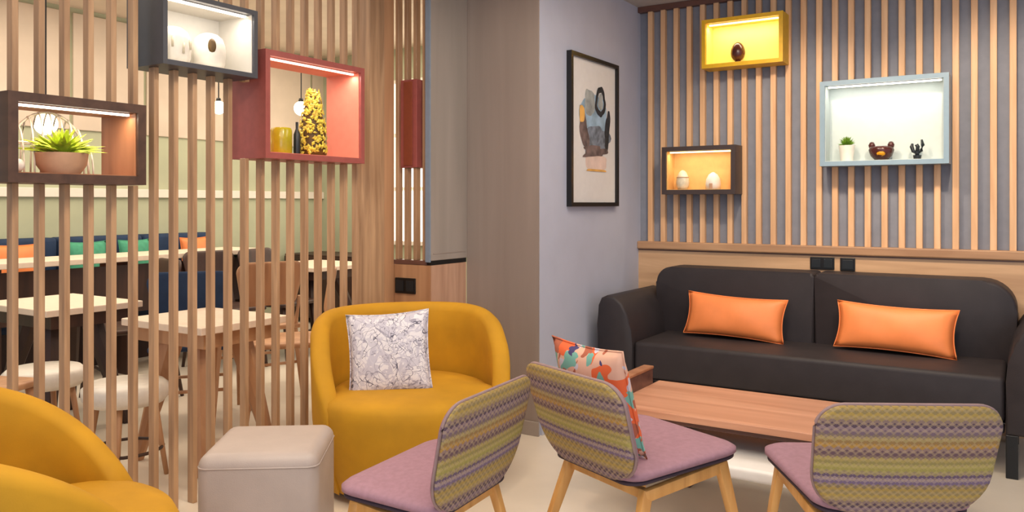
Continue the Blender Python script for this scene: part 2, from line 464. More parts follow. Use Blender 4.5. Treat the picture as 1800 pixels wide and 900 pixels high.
def socket(name, label, x0, x1, z0, z1, y, n):
    t = thing(name, label, 'socket', ((x0+x1)/2, y, z0))
    w = (x1-x0)/2; h = z1-z0
    obj('plate', B(-w, w, -.009, 0, 0, h, .003), M['black'], t)
    for i in range(n):
        cx = -w+(2*i+1)*w/n; ww = w/n*.72
        obj('module', B(cx-ww, cx+ww, -.0115, -.009, h*.16, h*.84, .001), M['ink'], t)
    return t
socket('wall_socket', 'black double wall socket on the wainscot above the middle of the sofa', -1.003, -.876, .787, .856, YW-.03, 2)
socket('wall_socket', 'black square wall socket to the right of the double one above the sofa', -.846, -.770, .784, .856, YW-.03, 1)
socket('wall_socket', 'black wall socket behind the mustard chair, below the short slats', -2.685, -2.555, .700, .778, 3.152, 2)

# ------------------------------------------------------------------ display boxes
def led_box(name, label, origin, w, h, d, face, t, m_out, m_in, m_led, back, back_mat=None, led_pow=1.2, led_col=WARM, group=None, axis='Y'):
    """axis Y: box seen from -Y, front at local y=0 depth to +y, width along x.  face: 'sofa' or 'screen'"""
    rz = 0 if face == 'sofa' else PI/2
    T = thing(name, label, 'display box', origin, rz, group)
    # outer shell: four boards
    bm = bmesh.new()
    box(bm, 0, w, 0, d, 0, t); box(bm, 0, w, 0, d, h-t, h); box(bm, 0, t, 0, d, t, h-t); box(bm, w-t, w, 0, d, t, h-t)
    obj('shell', bm, m_out, T)
    e = .003
    obj('lining', box(box(B(t, w-t, .012, d-.002, t, t+e), t, t+e, .012, d-.002, t+e, h-t), w-t-e, w-t, .012, d-.002, t+e, h-t), m_in, T)
    obj('top_lining', B(t+e, w-t-e, .03, d-.002, h-t-e, h-t), m_in, T)
    obj('led_strip', B(t+.012, w-t-.012, .034, .046, h-t-.010, h-t-e), m_led, T)
    if back: obj('back_panel', B(t, w-t, d-.008, d, t, h-t), back_mat, T)
    l = bpy.data.lights.new('strip_light', 'AREA'); l.shape = 'RECTANGLE'; l.size = w-2*t-.03; l.size_y = .012
    l.energy = led_pow; l.color = led_col
    lo = bpy.data.objects.new('strip_light', l); C.objects.link(lo); lo.parent = T
    lo.location = (w/2, .040, h-t-.013); lo.rotation_euler = (math.radians(12 if back else 0), 0, 0)
    return T
# on the slat screen: local x -> +Y, local y -> -X   (rz = 90deg)
XF = -2.60
led_box('display_box', 'dark brown open display box at the far left of the slat screen, holding a succulent', (XF, 1.26, 1.215), .457, .279, .22, 'screen', .030,
        M['brownbox'], M['brownin'], M['ledw'], False, led_pow=.9, led_col=WARM)
led_box('display_box', 'graphite grey display box high on the slat screen, holding two white domed vases', (XF, 1.783, 1.652), .423, .27, .22, 'screen', .018,
        M['greybox'], M['greyin'], M['ledw'], True, M['greyin'], led_pow=.8, led_col=(1, .95, .86))
led_box('display_box', 'brick red display box with coral lining on the slat screen', (XF, 2.246, 1.336), .583, .444, .22, 'screen', .024,
        M['redbox'], M['redin'], M['ledr'], False, led_pow=1.2, led_col=(1, .80, .70))
# on the sofa wall
YF = 4.55; DB = YW-.034-YF
led_box('display_box', 'lemon yellow display box near the ceiling on the slatted sofa wall', (-1.577, YF, 1.93), .459, .28, DB, 'sofa', .022,
        M['yellowbox'], M['yellowin'], M['ledy'], True, M['yellowin'], led_pow=1.0, led_col=(1, .88, .60))
led_box('display_box', 'large duck egg blue display box on the slatted wall above the sofa', (-.925, YF, 1.35), .611, .452, DB, 'sofa', .024,
        M['bluebox'], M['bluein'], M['ledw'], True, M['bluein'], led_pow=.55, led_col=(1, .95, .85))
led_box('display_box', 'small dark umber display box low on the slatted wall, near the framed print', (-1.821, YF, 1.205), .440, .28, DB, 'sofa', .026,
        M['darkbox'], M['darkin'], M['ledy'], True, M['darkin'], led_pow=.5, led_col=(1, .84, .58))

# ------------------------------------------------------------------ ornaments
def leaves(bm, n, L, w, c, spread=1.0, up=.4):
    for i in range(n):
        a = random.uniform(0, 2*PI); el = random.uniform(up, 1.45)
        l = L*random.uniform(.65, 1.0)
        d = Vector((math.cos(a)*math.cos(el)*spread, math.sin(a)*math.cos(el)*spread, math.sin(el)))
        s = Vector((-math.sin(a), math.cos(a), 0))
        p0 = Vector(c); p1 = p0+d*l*.55; p2 = p0+d*l+Vector((0, 0, -l*.12))
        nrm = d.cross(s)*w*.35
        v = [bm.verts.new(p) for p in (p0-s*w*.3, p0+s*w*.3, p1+s*w*.5, p1-s*w*.5, p2, p1+nrm, p0+nrm)]
        for f in ((0, 1, 6), (0, 6, 5, 3), (6, 1, 2, 5), (3, 5, 4), (5, 2, 4), (0, 3, 2, 1), (3, 4, 2)):
            bm.faces.new([v[k] for k in f])
    return bm
# in the brown box
zb = 1.215+.033
t = thing('potted_succulent', 'lime green succulent in a terracotta bowl inside the brown display box', 'plant', (-2.68, 1.465, zb))
obj('bowl', lathe(bmesh.new(), [(0, 0), (.055, 0), (.075, .03), (.080, .068), (.074, .068), (.068, .03), (0, .02)], 28), M['terracotta'], t, 45)
obj('foliage', leaves(bmesh.new(), 120, .115, .020, (0, 0, .055), 1.35, .30), M['lime'], t)
t = thing('wire_cage', 'white wire dome cage standing behind the succulent in the brown box', 'ornament', (-2.745, 1.455, zb))
for k in range(9):
    a = PI*k/9
    pts = [(.052*math.cos(a)*math.cos(q), .135*math.sin(a+.0)*0+.135*math.cos(q)*abs(math.cos(a))*.0+.0, 0) for q in (0,)]
    xk = -.13+.26*k/8
    hh = .205*math.sqrt(max(.05, 1-(xk/.15)**2))
    pts = [(-.045*math.cos(q), xk, hh*math.sin(q)) for q in [PI*j/12 for j in range(13)]]
    obj('wire', tube(bmesh.new(), pts, .0032, 6), M['wire'], t, True)
obj('ring', tube(bmesh.new(), [(.047*math.cos(q), .14*math.sin(q), .10) for q in [2*PI*j/24 for j in range(24)]], .0035, 6, closed=True), M['wire'], t, True)
obj('top_rail', tube(bmesh.new(), [(0, .14*math.cos(q), .205*math.sin(q)) for q in [PI*j/20 for j in range(21)]], .0045, 6), M['wire'], t, True)
o = obj('glass_ball', lathe(bmesh.new(), [(.022*math.sin(PI*k/12), .022-.022*math.cos(PI*k/12)) for k in range(13)], 20), M['ceramic'], None, True, (-2.66, 1.315, zb))
tag(o, 'small shiny white ball at the left of the terracotta bowl', 'ornament')
# in the graphite box
zb = 1.652+.021
def dome_vase(name, label, loc, r, h, ribs):
    t = thing(name, label, 'vase', loc)
    bm = bmesh.new(); seg = 48; prof = [(0, 0), (.82, 0), (.95, .15), (1, .42), (.96, .68), (.80, .86), (.52, .965), (.30, 1.0), (.26, .97), (0, .93)]
    rings = []
    for pr, pz in prof:
        if pr == 0: rings.append([bm.verts.new((0, 0, pz*h))]); continue
        rings.append([bm.verts.new((r*pr*(1-ribs*(k % 4 in (0, 1)))*math.cos(2*PI*k/seg), r*pr*(1-ribs*(k % 4 in (0, 1)))*math.sin(2*PI*k/seg), pz*h)) for k in range(seg)])
    for a, b in zip(rings, rings[1:]):
        for k in range(seg):
            k2 = (k+1) % seg
            if len(a) == 1: bm.faces.new((a[0], b[k2], b[k]))
            elif len(b) == 1: bm.faces.new((a[k], a[k2], b[0]))
            else: bm.faces.new((a[k], a[k2], b[k2], b[k]))
    obj('body', bm, M['ceramic'], t, True)
    return t
t = dome_vase('domed_vase', 'white domed vase with ribbed sides, left one in the graphite box', (-2.70, 1.892, zb), .066, .140, .05)
for k in range(10):
    a = 2*PI*k/10
    obj('notch', tube(bmesh.new(), [(.0645*math.cos(a), .0645*math.sin(a), .035+.02*(k % 2)), (.0655*math.cos(a), .0655*math.sin(a), .075+.02*(k % 2))], .0045, 6), M['cream'], t, True)
t = dome_vase('domed_vase', 'smooth white domed vase with a dark oval hollow, right one in the graphite box', (-2.70, 2.050, zb), .064, .142, 0)
a = -.45
obj('hollow', lathe(bmesh.new(), [(0, .003), (.012, .003), (.019, 0), (.012, -.003), (0, -.003)], 20), M['goldk'], t, True)
h = t.children[-1]; h.location = (.0630*math.cos(a), .0630*math.sin(a), .085); h.rotation_euler = (0, PI/2, a); h.scale = (1.5, .8, 1)
# in the red box
zb = 1.336+.027
t = thing('gold_tree_ornament', 'golden openwork cone ornament inside the red display box', 'ornament', (-2.69, 2.590, zb))
bm = lathe(bmesh.new(), [(0, 0), (.055, 0), (.056, .05), (.050, .14), (.036, .22), (.018, .28), (0, .30)], 24)
obj('core', bm, M['goldk'], t, True)
bm = bmesh.new()
for i in range(420):
    zz = random.uniform(.01, .295); a = random.uniform(0, 2*PI)
    rr = .062 if zz < .06 else .062*(1-((zz-.06)/.27)**1.6*.75)
    s = random.uniform(.009, .016)
    c = Vector((rr*math.cos(a), rr*math.sin(a), zz))
    u = Vector((-math.sin(a), math.cos(a), 0)); q = random.uniform(0, PI)
    e1 = (u*math.cos(q)+Vector((0, 0, 1))*math.sin(q))*s; e2 = (-u*math.sin(q)+Vector((0, 0, 1))*math.cos(q))*s*.6
    nn = Vector((math.cos(a), math.sin(a), 0))*.004
    vs = [bm.verts.new(p) for p in (c-e1, c-e2, c+e1, c+e2, c+nn)]
    for f in ((0, 1, 4), (1, 2, 4), (2, 3, 4), (3, 0, 4), (0, 3, 2, 1)): bm.faces.new([vs[j] for j in f])
lf = obj('gold_leaves', bm, M['gold'], t); lf['kind'] = 'stuff'
o = obj('olive_vase', lathe(bmesh.new(), [(0, 0), (.042, 0), (.046, .01), (.046, .105), (.040, .115), (.036, .11), (.036, .02), (0, .015)], 28), M['olive'], None, 40, (-2.72, 2.435, zb))
tag(o, 'olive yellow cylinder vase at the left of the gold cone', 'vase')
o = obj('slim_bottle', lathe(bmesh.new(), [(0, 0), (.014, 0), (.016, .02), (.015, .09), (.006, .115), (.006, .145), (0, .145)], 18), M['ink'], None, 40, (-2.70, 2.506, zb))
tag(o, 'slim dark bottle between the olive vase and the gold cone', 'bottle')
# yellow box
t = thing('brown_egg_ornament', 'brown glazed egg on a small foot in the yellow box', 'ornament', (-1.385, 4.615, 1.955))
obj('egg', lathe(bmesh.new(), [(0, .008)]+[(.040*math.sin(a)*(1+.10*math.cos(a)), .064-.056*math.cos(a)) for a in [PI*k/14 for k in range(1, 14)]]+[(0, .120)], 28), M['choc'], t, True)
obj('foot', lathe(bmesh.new(), [(0, 0), (.022, 0), (.016, .014), (0, .016)], 20), M['choc'], t, True)
# blue box
zb = 1.35+.027
t = thing('potted_grass', 'little green grass plant in a white pot, left in the blue box', 'plant', (-.800, 4.615, zb))
obj('pot', lathe(bmesh.new(), [(0, 0), (.026, 0), (.035, .062), (.031, .062), (.026, .05), (0, .05)], 24), M['ceramic'], t, 45)
obj('foliage', leaves(bmesh.new(), 160, .062, .009, (0, 0, .05), .8, .35), M['leaf'], t)
t.scale = (1.2, 1.2, 1.35)
t = thing('brown_bowl', 'brown glazed bowl with two upturned ears and a painted amber highlight in the blue box', 'bowl', (-.630, 4.61, zb))
obj('bowl_body', lathe(bmesh.new(), [(0, 0), (.030, 0), (.052, .022), (.062, .052), (.056, .070), (.048, .072), (.050, .05), (.040, .025), (0, .015)], 30), M['choc'], t, True)
for s in (-1, 1):
    obj('ear', lathe(bmesh.new(), [(0, -.018), (.014, -.010), (.017, .004), (.010, .018), (0, .022)], 16), M['choc'], t, True, (s*.046, 0, .076))
o = obj('painted_highlight', lathe(bmesh.new(), [(0, .004), (.018, .002), (.022, -.002), (0, -.004)], 20), M['amber'], t, True, (.004, -.052, .030))  # yellow highlight on the glaze, painted as a disc
o.rotation_euler = (PI/2+.5, 0, 0); o.scale = (1, .7, 1)
t = thing('black_cactus_figure', 'small black branching cactus figure, right in the blue box', 'ornament', (-.462, 4.615, zb))
obj('pot', lathe(bmesh.new(), [(0, 0), (.020, 0), (.024, .026), (0, .026)], 18), M['ink'], t, 45)
obj('stem', tube(bmesh.new(), [(0, 0, .02), (0, 0, .05), (.004, 0, .08)], [.012, .013, .008], 10), M['ink'], t, True)
for pts in ([(0, 0, .04), (-.022, 0, .052), (-.030, 0, .082), (-.026, 0, .102)], [(0, 0, .04), (.022, 0, .056), (.030, 0, .09), (.024, 0, .125)], [(0, -.004, .05), (.004, -.008, .08), (-.004, -.01, .095)]):
    obj('branch', tube(bmesh.new(), pts, [.009, .011, .011, .006][:len(pts)], 10), M['ink'], t, True)
t.scale = (.85, .85, .8)
# dark box
zb = 1.205+.029
t = thing('cream_owl_figure', 'cream egg shaped ceramic figure, left in the small umber box', 'ornament', (-1.715, 4.615, zb))
obj('body', lathe(bmesh.new(), [(0, 0), (.026, 0), (.036, .02), (.039, .045), (.034, .075), (.022, .10), (.010, .112), (0, .115)], 26), M['cream'], t, True)
obj('collar', tube(bmesh.new(), [(.0345*math.cos(q), .0345*math.sin(q), .072) for q in [2*PI*j/24 for j in range(24)]], .003, 6, closed=True), M['terracotta'], t, True)
t = thing('white_house_figure', 'white domed ceramic figure with a small doorway, right in the umber box', 'ornament', (-1.530, 4.615, zb))
obj('body', lathe(bmesh.new(), [(0, 0), (.042, 0), (.044, .03), (.040, .06), (.026, .085), (.008, .098), (0, .100)], 26), M['ceramic'], t, True)
obj('doorway', B(-.010, .010, -.046, -.036, .004, .034, .003), M['terracotta'], t)

# ------------------------------------------------------------------ framed print
t = thing('framed_print', 'tall black framed abstract print in blue and brown on the lavender wall', 'picture', (XP, 3.75, 1.135))
Wp, Hp = .588, .82
bm = bmesh.new(); f = .022
box(bm, 0, .03, 0, Wp, 0, f); box(bm, 0, .03, 0, Wp, Hp-f, Hp); box(bm, 0, .03, 0, f, f, Hp-f); box(bm, 0, .03, Wp-f, Wp, f, Hp-f)
obj('frame', bm, M['frameb'], t)
pp = obj('paper', B(.004, .014, f, Wp-f, f, Hp-f), M['paper'], t)
ART = dict(blue=mat('art_blue', (150, 176, 196), .8, .15, 14), grey=mat('art_grey', (158, 162, 160), .8, .15, 18), brown=mat('art_umber', (112, 94, 90), .8, .25, 22),
           ink=mat('art_ink', (44, 44, 48), .8, .3, 30), orange=mat('art_ochre', (224, 170, 88), .8, .12, 10), blush=mat('art_blush', (230, 204, 190), .8, .06, 12), slate=mat('art_slate', (116, 124, 136), .8, .25, 26))
layer = [0]
def blob(name, cy, cz, ry, rz, m, wob=.12, ang=0, pw=2, seed=0, hole=0):
    rnd = random.Random(seed); ph = [rnd.uniform(0, 6.28) for _ in range(4)]
    n = 40; layer[0] += 1; x0 = .0142+layer[0]*.0003
    out = []
    for k in range(n):
        a = 2*PI*k/n
        r = 1+wob*(math.sin(3*a+ph[0])*.5+math.sin(5*a+ph[1])*.35+math.sin(9*a+ph[2])*.2)
        ca, sa = math.cos(a), math.sin(a)
        u = ry*r*math.copysign(abs(ca)**(2/pw), ca); v = rz*r*math.copysign(abs(sa)**(2/pw), sa)
        out.append((cy+u*math.cos(ang)-v*math.sin(ang), cz+u*math.sin(ang)+v*math.cos(ang)))
    bm = bmesh.new()
    if hole:
        rings = []
        for s, x in ((1, x0), (hole, x0)):
            rings.append([bm.verts.new((x, cy+(p[0]-cy)*s, cz+(p[1]-cz)*s)) for p in out])
        for k in range(n): bm.faces.new((rings[0][k], rings[0][(k+1) % n], rings[1][(k+1) % n], rings[1][k]))
    else:
        bm.faces.new([bm.verts.new((x0, p[0], p[1])) for p in out])
    obj(name, bm, m, pp)
cy = .30
blob('paint_patch', cy+.02, .245, .13, .040, ART['blush'], .03, 0, 5, 1)
blob('paint_patch', cy-.01, .47, .16, .15, ART['blue'], .12, .1, 2.6, 2)
blob('paint_patch', cy-.06, .57, .06, .07, ART['grey'], .10, 0, 3, 3)
blob('paint_patch', cy+.02, .37, .16, .075, ART['slate'], .25, .1, 2.4, 4)
blob('paint_patch', cy-.13, .42, .045, .12, ART['brown'], .22, .30, 2.2, 5)
blob('paint_patch', cy+.16, .43, .030, .12, ART['ink'], .2, -.15, 2, 6)
blob('paint_patch', cy+.0, .305, .14, .030, ART['brown'], .35, .05, 2.6, 7)
blob('paint_patch', cy-.155, .50, .030, .045, ART['orange'], .08, 0, 3, 8)
blob('paint_ring', cy+.07, .585, .065, .085, ART['ink'], .12, -.1, 2, 9, hole=.62)
blob('paint_patch', cy+.07, .585, .030, .045, ART['grey'], .2, 0, 2, 10)
blob('paint_stroke', cy+.02, .20, .12, .006, ART['orange'], .1, 0, 5, 11)

# ------------------------------------------------------------------ sofa
so = thing('sofa', 'long charcoal two seat sofa against the slatted wall', 'sofa', (-.91, 4.0, 0))
ox, oy = .91, -4.0
def SX(a): return a+ox
def SB(x0, x1, y0, y1, z0, z1, bev=0, seg=3): return B(SX(x0), SX(x1), y0+oy, y1+oy, z0, z1, bev, seg)
armp = [(0, .18), (0, .40), (.008, .48), (.030, .56), (.062, .615), (.105, .648), (.150, .655), (.182, .640), (.200, .600), (.204, .50), (.204, .18)]
for sgn, x0 in ((-1, -1.756), (1, -.065)):
    pts = [(SX(x0+sgn*p[0]), p[1]) for p in armp]
    if sgn < 0: pts = pts[::-1]
    obj('arm', prism(bmesh.new(), pts, 'Y', 3.97+oy, 4.64+oy, .014, 3), M['sofa'], so, 50)
# smooth curved backrest in two cushions with a seam
def back_cushion(x0, x1, rl, rr):
    """rounded outer upper corner; outline in XZ, extruded along Y with big bevel"""
    out = [(SX(x0), .36), (SX(x1), .36)]
    for k in range(9):
        a = PI/2*k/8; out.append((SX(x1-rr+rr*math.cos(a)), .785-rr+rr*math.sin(a)))
    for k in range(9):
        a = PI/2+PI/2*k/8; out.append((SX(x0+rl+rl*math.cos(a)), .785-rl+rl*math.sin(a)))
    return prism(bmesh.new(), out, 'Y', 4.44+oy, 4.655+oy, .016, 4)
obj('back_cushion', back_cushion(-1.812, -.932, .09, .022), M['sofa'], so, 50)
obj('back_cushion', back_cushion(-.930, -.025, .022, .14), M['sofa'], so, 50)
obj('seat_cushion', SB(-1.754, -.067, 3.985, 4.50, .225, .418, .022, 4), M['sofa'], so, 50)
obj('base', SB(-1.752, -.069, 3.990, 4.62, .18, .224, .008, 2), M['sofab'], so, 50)
obj('welt', tube(bmesh.new(), [(SX(-1.754), 3.988+oy, .225), (SX(-.067), 3.988+oy, .225)], .003, 6), M['sofab'], so)
for x0 in (-1.80, -.065):
    for y0 in (3.972, 4.56):
        obj('leg', SB(x0, x0+.045, y0, y0+.045, 0, .182, .003), M['black'], so)
def throw_pillow(name, label, w, h, T, loc, rot, m, ms=None, pinch=.07):
    t = thing(name, label, 'cushion', loc); t.rotation_euler = rot
    obj('cover', pillow(w, h, T, pinch=pinch), m, t, True)
    obj('seam', pillow_seam(w, h, .0028, pinch), ms or m, t, True)
    return t
tilt = -.28
throw_pillow('lumbar_cushion', 'orange satin lumbar cushion on the left half of the charcoal sofa', .545, .235, .12, (-1.325, 4.35, .538), (tilt, .035, .0), M['orange'])
throw_pillow('lumbar_cushion', 'orange satin lumbar cushion on the right half of the charcoal sofa', .550, .235, .12, (-.535, 4.35, .538), (tilt, .025, -.03), M['orange'])

# ------------------------------------------------------------------ coffee table
t = thing('coffee_table', 'low rosy oak coffee table with a white lower shelf before the sofa', 'table', (-.77, 3.075, 0))
hx, hy = .575, .255
obj('tabletop', B(-hx, hx, -hy, hy, .355, .381, .003), M['table'], t)
obj('dark_edge', B(-hx+.01, hx-.01, -hy+.012, hy-.012, .338, .355, .002), M['tabledark'], t)
obj('lower_shelf', B(-hx+.03, hx-.03, -hy-.12, hy-.03, .222, .266, .014, 3), M['shelfw'], t, 40)
for s in (-1, 1):
    obj('end_panel', B(s*(hx+.02)-.022, s*(hx+.02)+.022, -hy, hy-.07, .34 if s < 0 else .185, .445 if s < 0 else .381, .006), M['tabledark' if s < 0 else 'table'], t, 40)  # left panel's dark wood paints the shade on the lip's inner face
for s in (-1, 1): obj('leg', B(s*.40-.03, s*.40+.03, .08, .18, 0, .34, .004), M['tabledark'], t)
obj('lip_cap', B(-hx-.044, -hx+.004, -hy-.002, hy-.066, .443, .456, .004), M['brownin'], t, 40)

# ------------------------------------------------------------------ patterned lounge chairs (face local +Y)
def seat_warp(u, v, th):
    z = .380 + .040*v/.435 + .12*u*u*.4 + th
    f = max(0, v-.34); z -= 1.2*f*f
    return (u, -.205+v, z)
def back_y(u, v): return -.205 - .085*(v/.29)**.8*1.0 + .32*u*u*(.25+.75*min(1, max(0, v)/.29))
def back_warp(off):
    def w(u, v, th):
        vv = max(v, -.05)
        y0 = -.200-.30*max(0, vv)+.26*u*u
        return (u, y0+off+th, .372+v*.975)
    return w
def lounge_chair(label, loc, rz):
    t = thing('lounge_chair', label, 'chair', loc, rz, None)
    so_ = rrect(.405, .475, .415, .06, .075, 8)
    obj('seat', pad(so_, .034, seat_warp, 8, .006, .35), M['plum'], t, True)
    obj('seat_shell', pad([(a*.97, b*.985+.003) for a, b in so_], .014, lambda u, v, q: (lambda p: (p[0], p[1], p[2]-.018))(seat_warp(u, v, q)), 6), M['piping'], t, True)
    bo = rrect(.425, .445, .300, .110, .062, 8, -.005)
    # wider waist: the back swells towards the seat
    bo = [(a*(1+.03*math.exp(-((b-.12)/.09)**2)), b) for a, b in bo]
    obj('back_shell', pad(bo, .016, back_warp(-.010), 8, .002, .5), M['zig'], t, True)
    obj('backrest', pad([(a*.985, b) for a, b in bo], .020, back_warp(.009), 8, .006, .4), M['plum'], t, True)
    pts = [back_warp(0)(a*.998, b, 0) for a, b in bo]
    obj('piping', tube(bmesh.new(), pts, .0055, 6, closed=True), M['mauve'], t, True)
    for s in (-1, 1):
        def bar(p, q, w0, w1):
            p, q = Vector(p), Vector(q); d = (q-p).normalized()
            sd = Vector((1, 0, 0)); up = d.cross(sd).normalized()
            bm = bmesh.new(); vs = []
            for c, w in ((p, w0), (q, w1)):
                for a, b in ((-1, -1), (1, -1), (1, 1), (-1, 1)): vs.append(bm.verts.new(c+sd*a*w[0]/2+up*b*w[1]/2))
            for fc in ((0, 1, 2, 3), (7, 6, 5, 4), (0, 4, 5, 1), (1, 5, 6, 2), (2, 6, 7, 3), (3, 7, 4, 0)): bm.faces.new([vs[i] for i in fc])
            bmesh.ops.bevel(bm, geom=list(bm.edges), offset=.004, segments=2, profile=.5, affect='EDGES')
            return bm
        obj('side_rail', bar((s*.175, -.150, .325), (s*.190, .165, .362), (.024, .034), (.024, .034)), M['beech'], t, 40)
        obj('leg', bar((s*.188, .150, .375), (s*.228, .232, 0), (.026, .038), (.020, .022)), M['beech'], t, 40)
        obj('leg', bar((s*.172, -.135, .340), (s*.215, -.255, 0), (.026, .038), (.020, .022)), M['beech'], t, 40)
    obj('cross_rail', B(-.175, .175, .135, .160, .345, .372, .003), M['beech'], t)
    obj('cross_rail', B(-.165, .165, -.145, -.120, .312, .340, .003), M['beech'], t)
    return t
def face(dx, dy): return math.atan2(-dx, dy)
ch = lounge_chair('zigzag backed plum lounge chair nearest the right edge, its back to the camera', (-.373, 2.43, 0), face(-.50, .86))
ch2 = dup(ch, (-1.005, 2.335, 0), face(.41, .91), 'plum lounge chair with zigzag back holding the floral cushion')
ch3 = dup(ch, (-1.385, 1.775, 0), face(-.99, -.08), 'plum lounge chair with zigzag back standing in front of the mustard tub chair')
ch3.scale = (1.03, .70, 1)
D = Vector((.41, .91, 0)).normalized(); Sd = Vector((D.y, -D.x, 0))
p = Vector((-1.005, 2.335, 0)) - D*.148 - Sd*.028
throw_pillow('floral_cushion', 'orange floral cushion upright in the middle plum lounge chair', .335, .33, .10, (p.x, p.y, .573), (.28, .0, face(D.x, D.y)), M['floral'])

# ------------------------------------------------------------------ mustard tub chairs (face local +Y)
def tub_chair(label, loc, rz, wrap=122, drop=2.9, low=.36):
    t = thing('tub_chair', label, 'armchair', loc, rz)
    R = .405; th = .085; zs = .40
    bm = bmesh.new()
    NA = 64; rings = []
    amax = math.radians(wrap)
    def rad(a):      # a from back; slightly squared plan
        return R*(1+.035*math.cos(2*a)**2*0+.03*abs(math.sin(2*a)))
    for i in range(NA+1):
        s = -1+2*i/NA; a = s*amax
        e = abs(s)
        q = max(0, (e-.30)/.70)
        zr = .70-(.70-low)*(q**drop)
        ro = rad(a); dirv = Vector((math.sin(a), -math.cos(a), 0))
        thk = th*(1-.15*q)
        prof = [(ro*.86, .035), (ro*.93, .12), (ro*.985, zr*.5), (ro, zr-.09)]
        for k in range(7):
            b = PI*k/6
            prof.append((ro-thk/2+thk/2*math.cos(b), zr-thk*.45+thk*.45*math.sin(b)))
        prof += [(ro-thk, max(zr-.12, .34)), (ro-thk+.01, .32), (ro-thk+.01, .20)]
        rings.append([bm.verts.new(dirv*p[0]+Vector((0, 0, p[1]))) for p in prof])
    for a, b in zip(rings, rings[1:]):
        for k in range(len(a)-1): bm.faces.new((a[k], a[k+1], b[k+1], b[k]))
        bm.faces.new((a[-1], a[0], b[0], b[-1]))
    for r in (rings[0], rings[-1]): bm.faces.new(r)
    obj('shell', bm, M['mustard'], t, 75)
    # seat block closing the front
    out = []
    for k in range(96):
        a = 2*PI*k/96
        c, s_ = math.cos(a), math.sin(a)
        ab = math.degrees(math.acos(max(-1, min(1, -s_))))       # angle from the back
        kk = min(1, max(0, (ab-(wrap-30))/28)); kk = kk*kk*(3-2*kk)
        rr = .322+(R+.004-.322)*kk
        out.append((rr*c, rr*s_))
    bm = bmesh.new()
    levels = [(.86, .04), (.93, .12), (.98, .24), (1.0, .335), (.99, .368), (.96, .392), (.85, .404), (.6, .410), (.3, .413)]
    rings = [[bm.verts.new((p[0]*s, p[1]*s, z)) for p in out] for s, z in levels]
    n = len(out)
    for a, b in zip(rings, rings[1:]):
        for k in range(n): bm.faces.new((a[k], a[(k+1) % n], b[(k+1) % n], b[k]))
    bm.faces.new(rings[-1]); bm.faces.new(rings[0][::-1])
    obj('seat', bm, M['mustard'], t, True)
    obj('plinth', lathe(bmesh.new(), [(0, 0), (.30, 0), (.30, .045), (0, .045)], 32), M['black'], t, 40)
    return t
tub = tub_chair('mustard velvet tub chair with the leaf print cushion, beside the screen', (-2.15, 2.62, 0), face(.74, -.67))
tub2 = tub_chair('mustard velvet tub chair cropped at the lower left corner', (-2.0, .930, 0), face(.45, .89), 142, 2.8, .40)
throw_pillow('leaf_cushion', 'white square cushion with grey leaf print on the mustard chair', .335, .335, .10, (-2.165, 2.50, .545), (-.20, -.07, face(.78, -.62)+PI-.28), M['palm'])
throw_pillow('indigo_cushion', 'dark indigo cushion just visible in the cropped mustard chair', .32, .26, .09, (-2.05, .86, .545), (.2, 0, face(.45, .89)), M['bluefl'])

# ------------------------------------------------------------------ pouf
t = thing('pouf', 'putty grey leather cube pouf between the two mustard chairs', 'pouf', (-2.045, 1.785, 0), YAW+.07)
def cube_round(s, h, bev, m, nm):
    bm = B(-s/2, s/2, -s/2, s/2, .012, h, bev, 6)
    for v in bm.verts:
        k = 1+.022*math.cos(v.co.z/h*PI-PI/2)
        v.co.x *= k; v.co.y *= k
    return obj(nm, bm, m, t, 60)
cube_round(.358, .398, .038, M['pouf'], 'body')
obj('foot_plate', B(-.15, .15, -.15, .15, 0, .014), M['black'], t)
s = .179
obj('seam', tube(bmesh.new(), [(x*s, y*s, .358) for x, y in ((-.84, -1), (.84, -1), (.95, -.95), (1, -.84), (1, .84), (.95, .95), (.84, 1), (-.84, 1), (-.95, .95), (-1, .84), (-1, -.84), (-.95, -.95))], .003, 6, closed=True), M['pouf'], t, True)

# ------------------------------------------------------------------ dining room behind the screen
def splay_table(name, label, loc, w, d, h, mt, ml):
    t = thing(name, label, 'table', loc)
    obj('tabletop', B(-w/2, w/2, -d/2, d/2, h-.032, h, .004), mt, t)
    obj('apron', B(-w/2+.05, w/2-.05, -d/2+.05, d/2-.05, h-.10, h-.032), ml, t)
    for sx in (-1, 1):
        for sy in (-1, 1):
            p0 = Vector((sx*.10, sy*.10, h-.08)); p1 = Vector((sx*w*.40, sy*d*.40, 0))
            obj('leg', tube(bmesh.new(), [p0, p0.lerp(p1, .5), p1], [.055, .04, .022], 8), ml, t, 40)
    return t
splay_table('dining_table', 'cream topped square table standing right behind the slats', (-3.14, 2.37, 0), .56, .47, .637, M['cream_top'], M['tan'])
splay_table('dining_table', 'small cream topped table further left behind the slats', (-4.25, 2.32, 0), .66, .50, .640, M['cream_top'], M['dkwood'])
splay_table('dining_table', 'cream topped table farthest back near the end wall of the dining room', (-4.9, 4.75, 0), .7, .7, .66, M['cream_top'], M['dkwood'])
t = thing('communal_table', 'long high cream counter table before the navy bench', 'table', (-5.25, 3.35, 0))
obj('tabletop', B(-.22, .22, -1.1, 1.0, .765, .80, .004), M['cream_top'], t)
obj('added_dark_panel', B(.15, .17, -.95, .9, .42, .74), M['dkwood'], t)  # dark sheet added to blacken the space under the counter
for yy in (-.95, -.1, .85): obj('leg', B(-.16, .16, yy-.03, yy+.03, 0, .765), M['dkwood'], t)
t = thing('navy_bench', 'long navy upholstered bench along the sage wall', 'bench', (-6.0, 3.5, 0))
obj('base', B(-.15, .42, -1.6, 1.12, 0, .30), M['dkwood'], t)
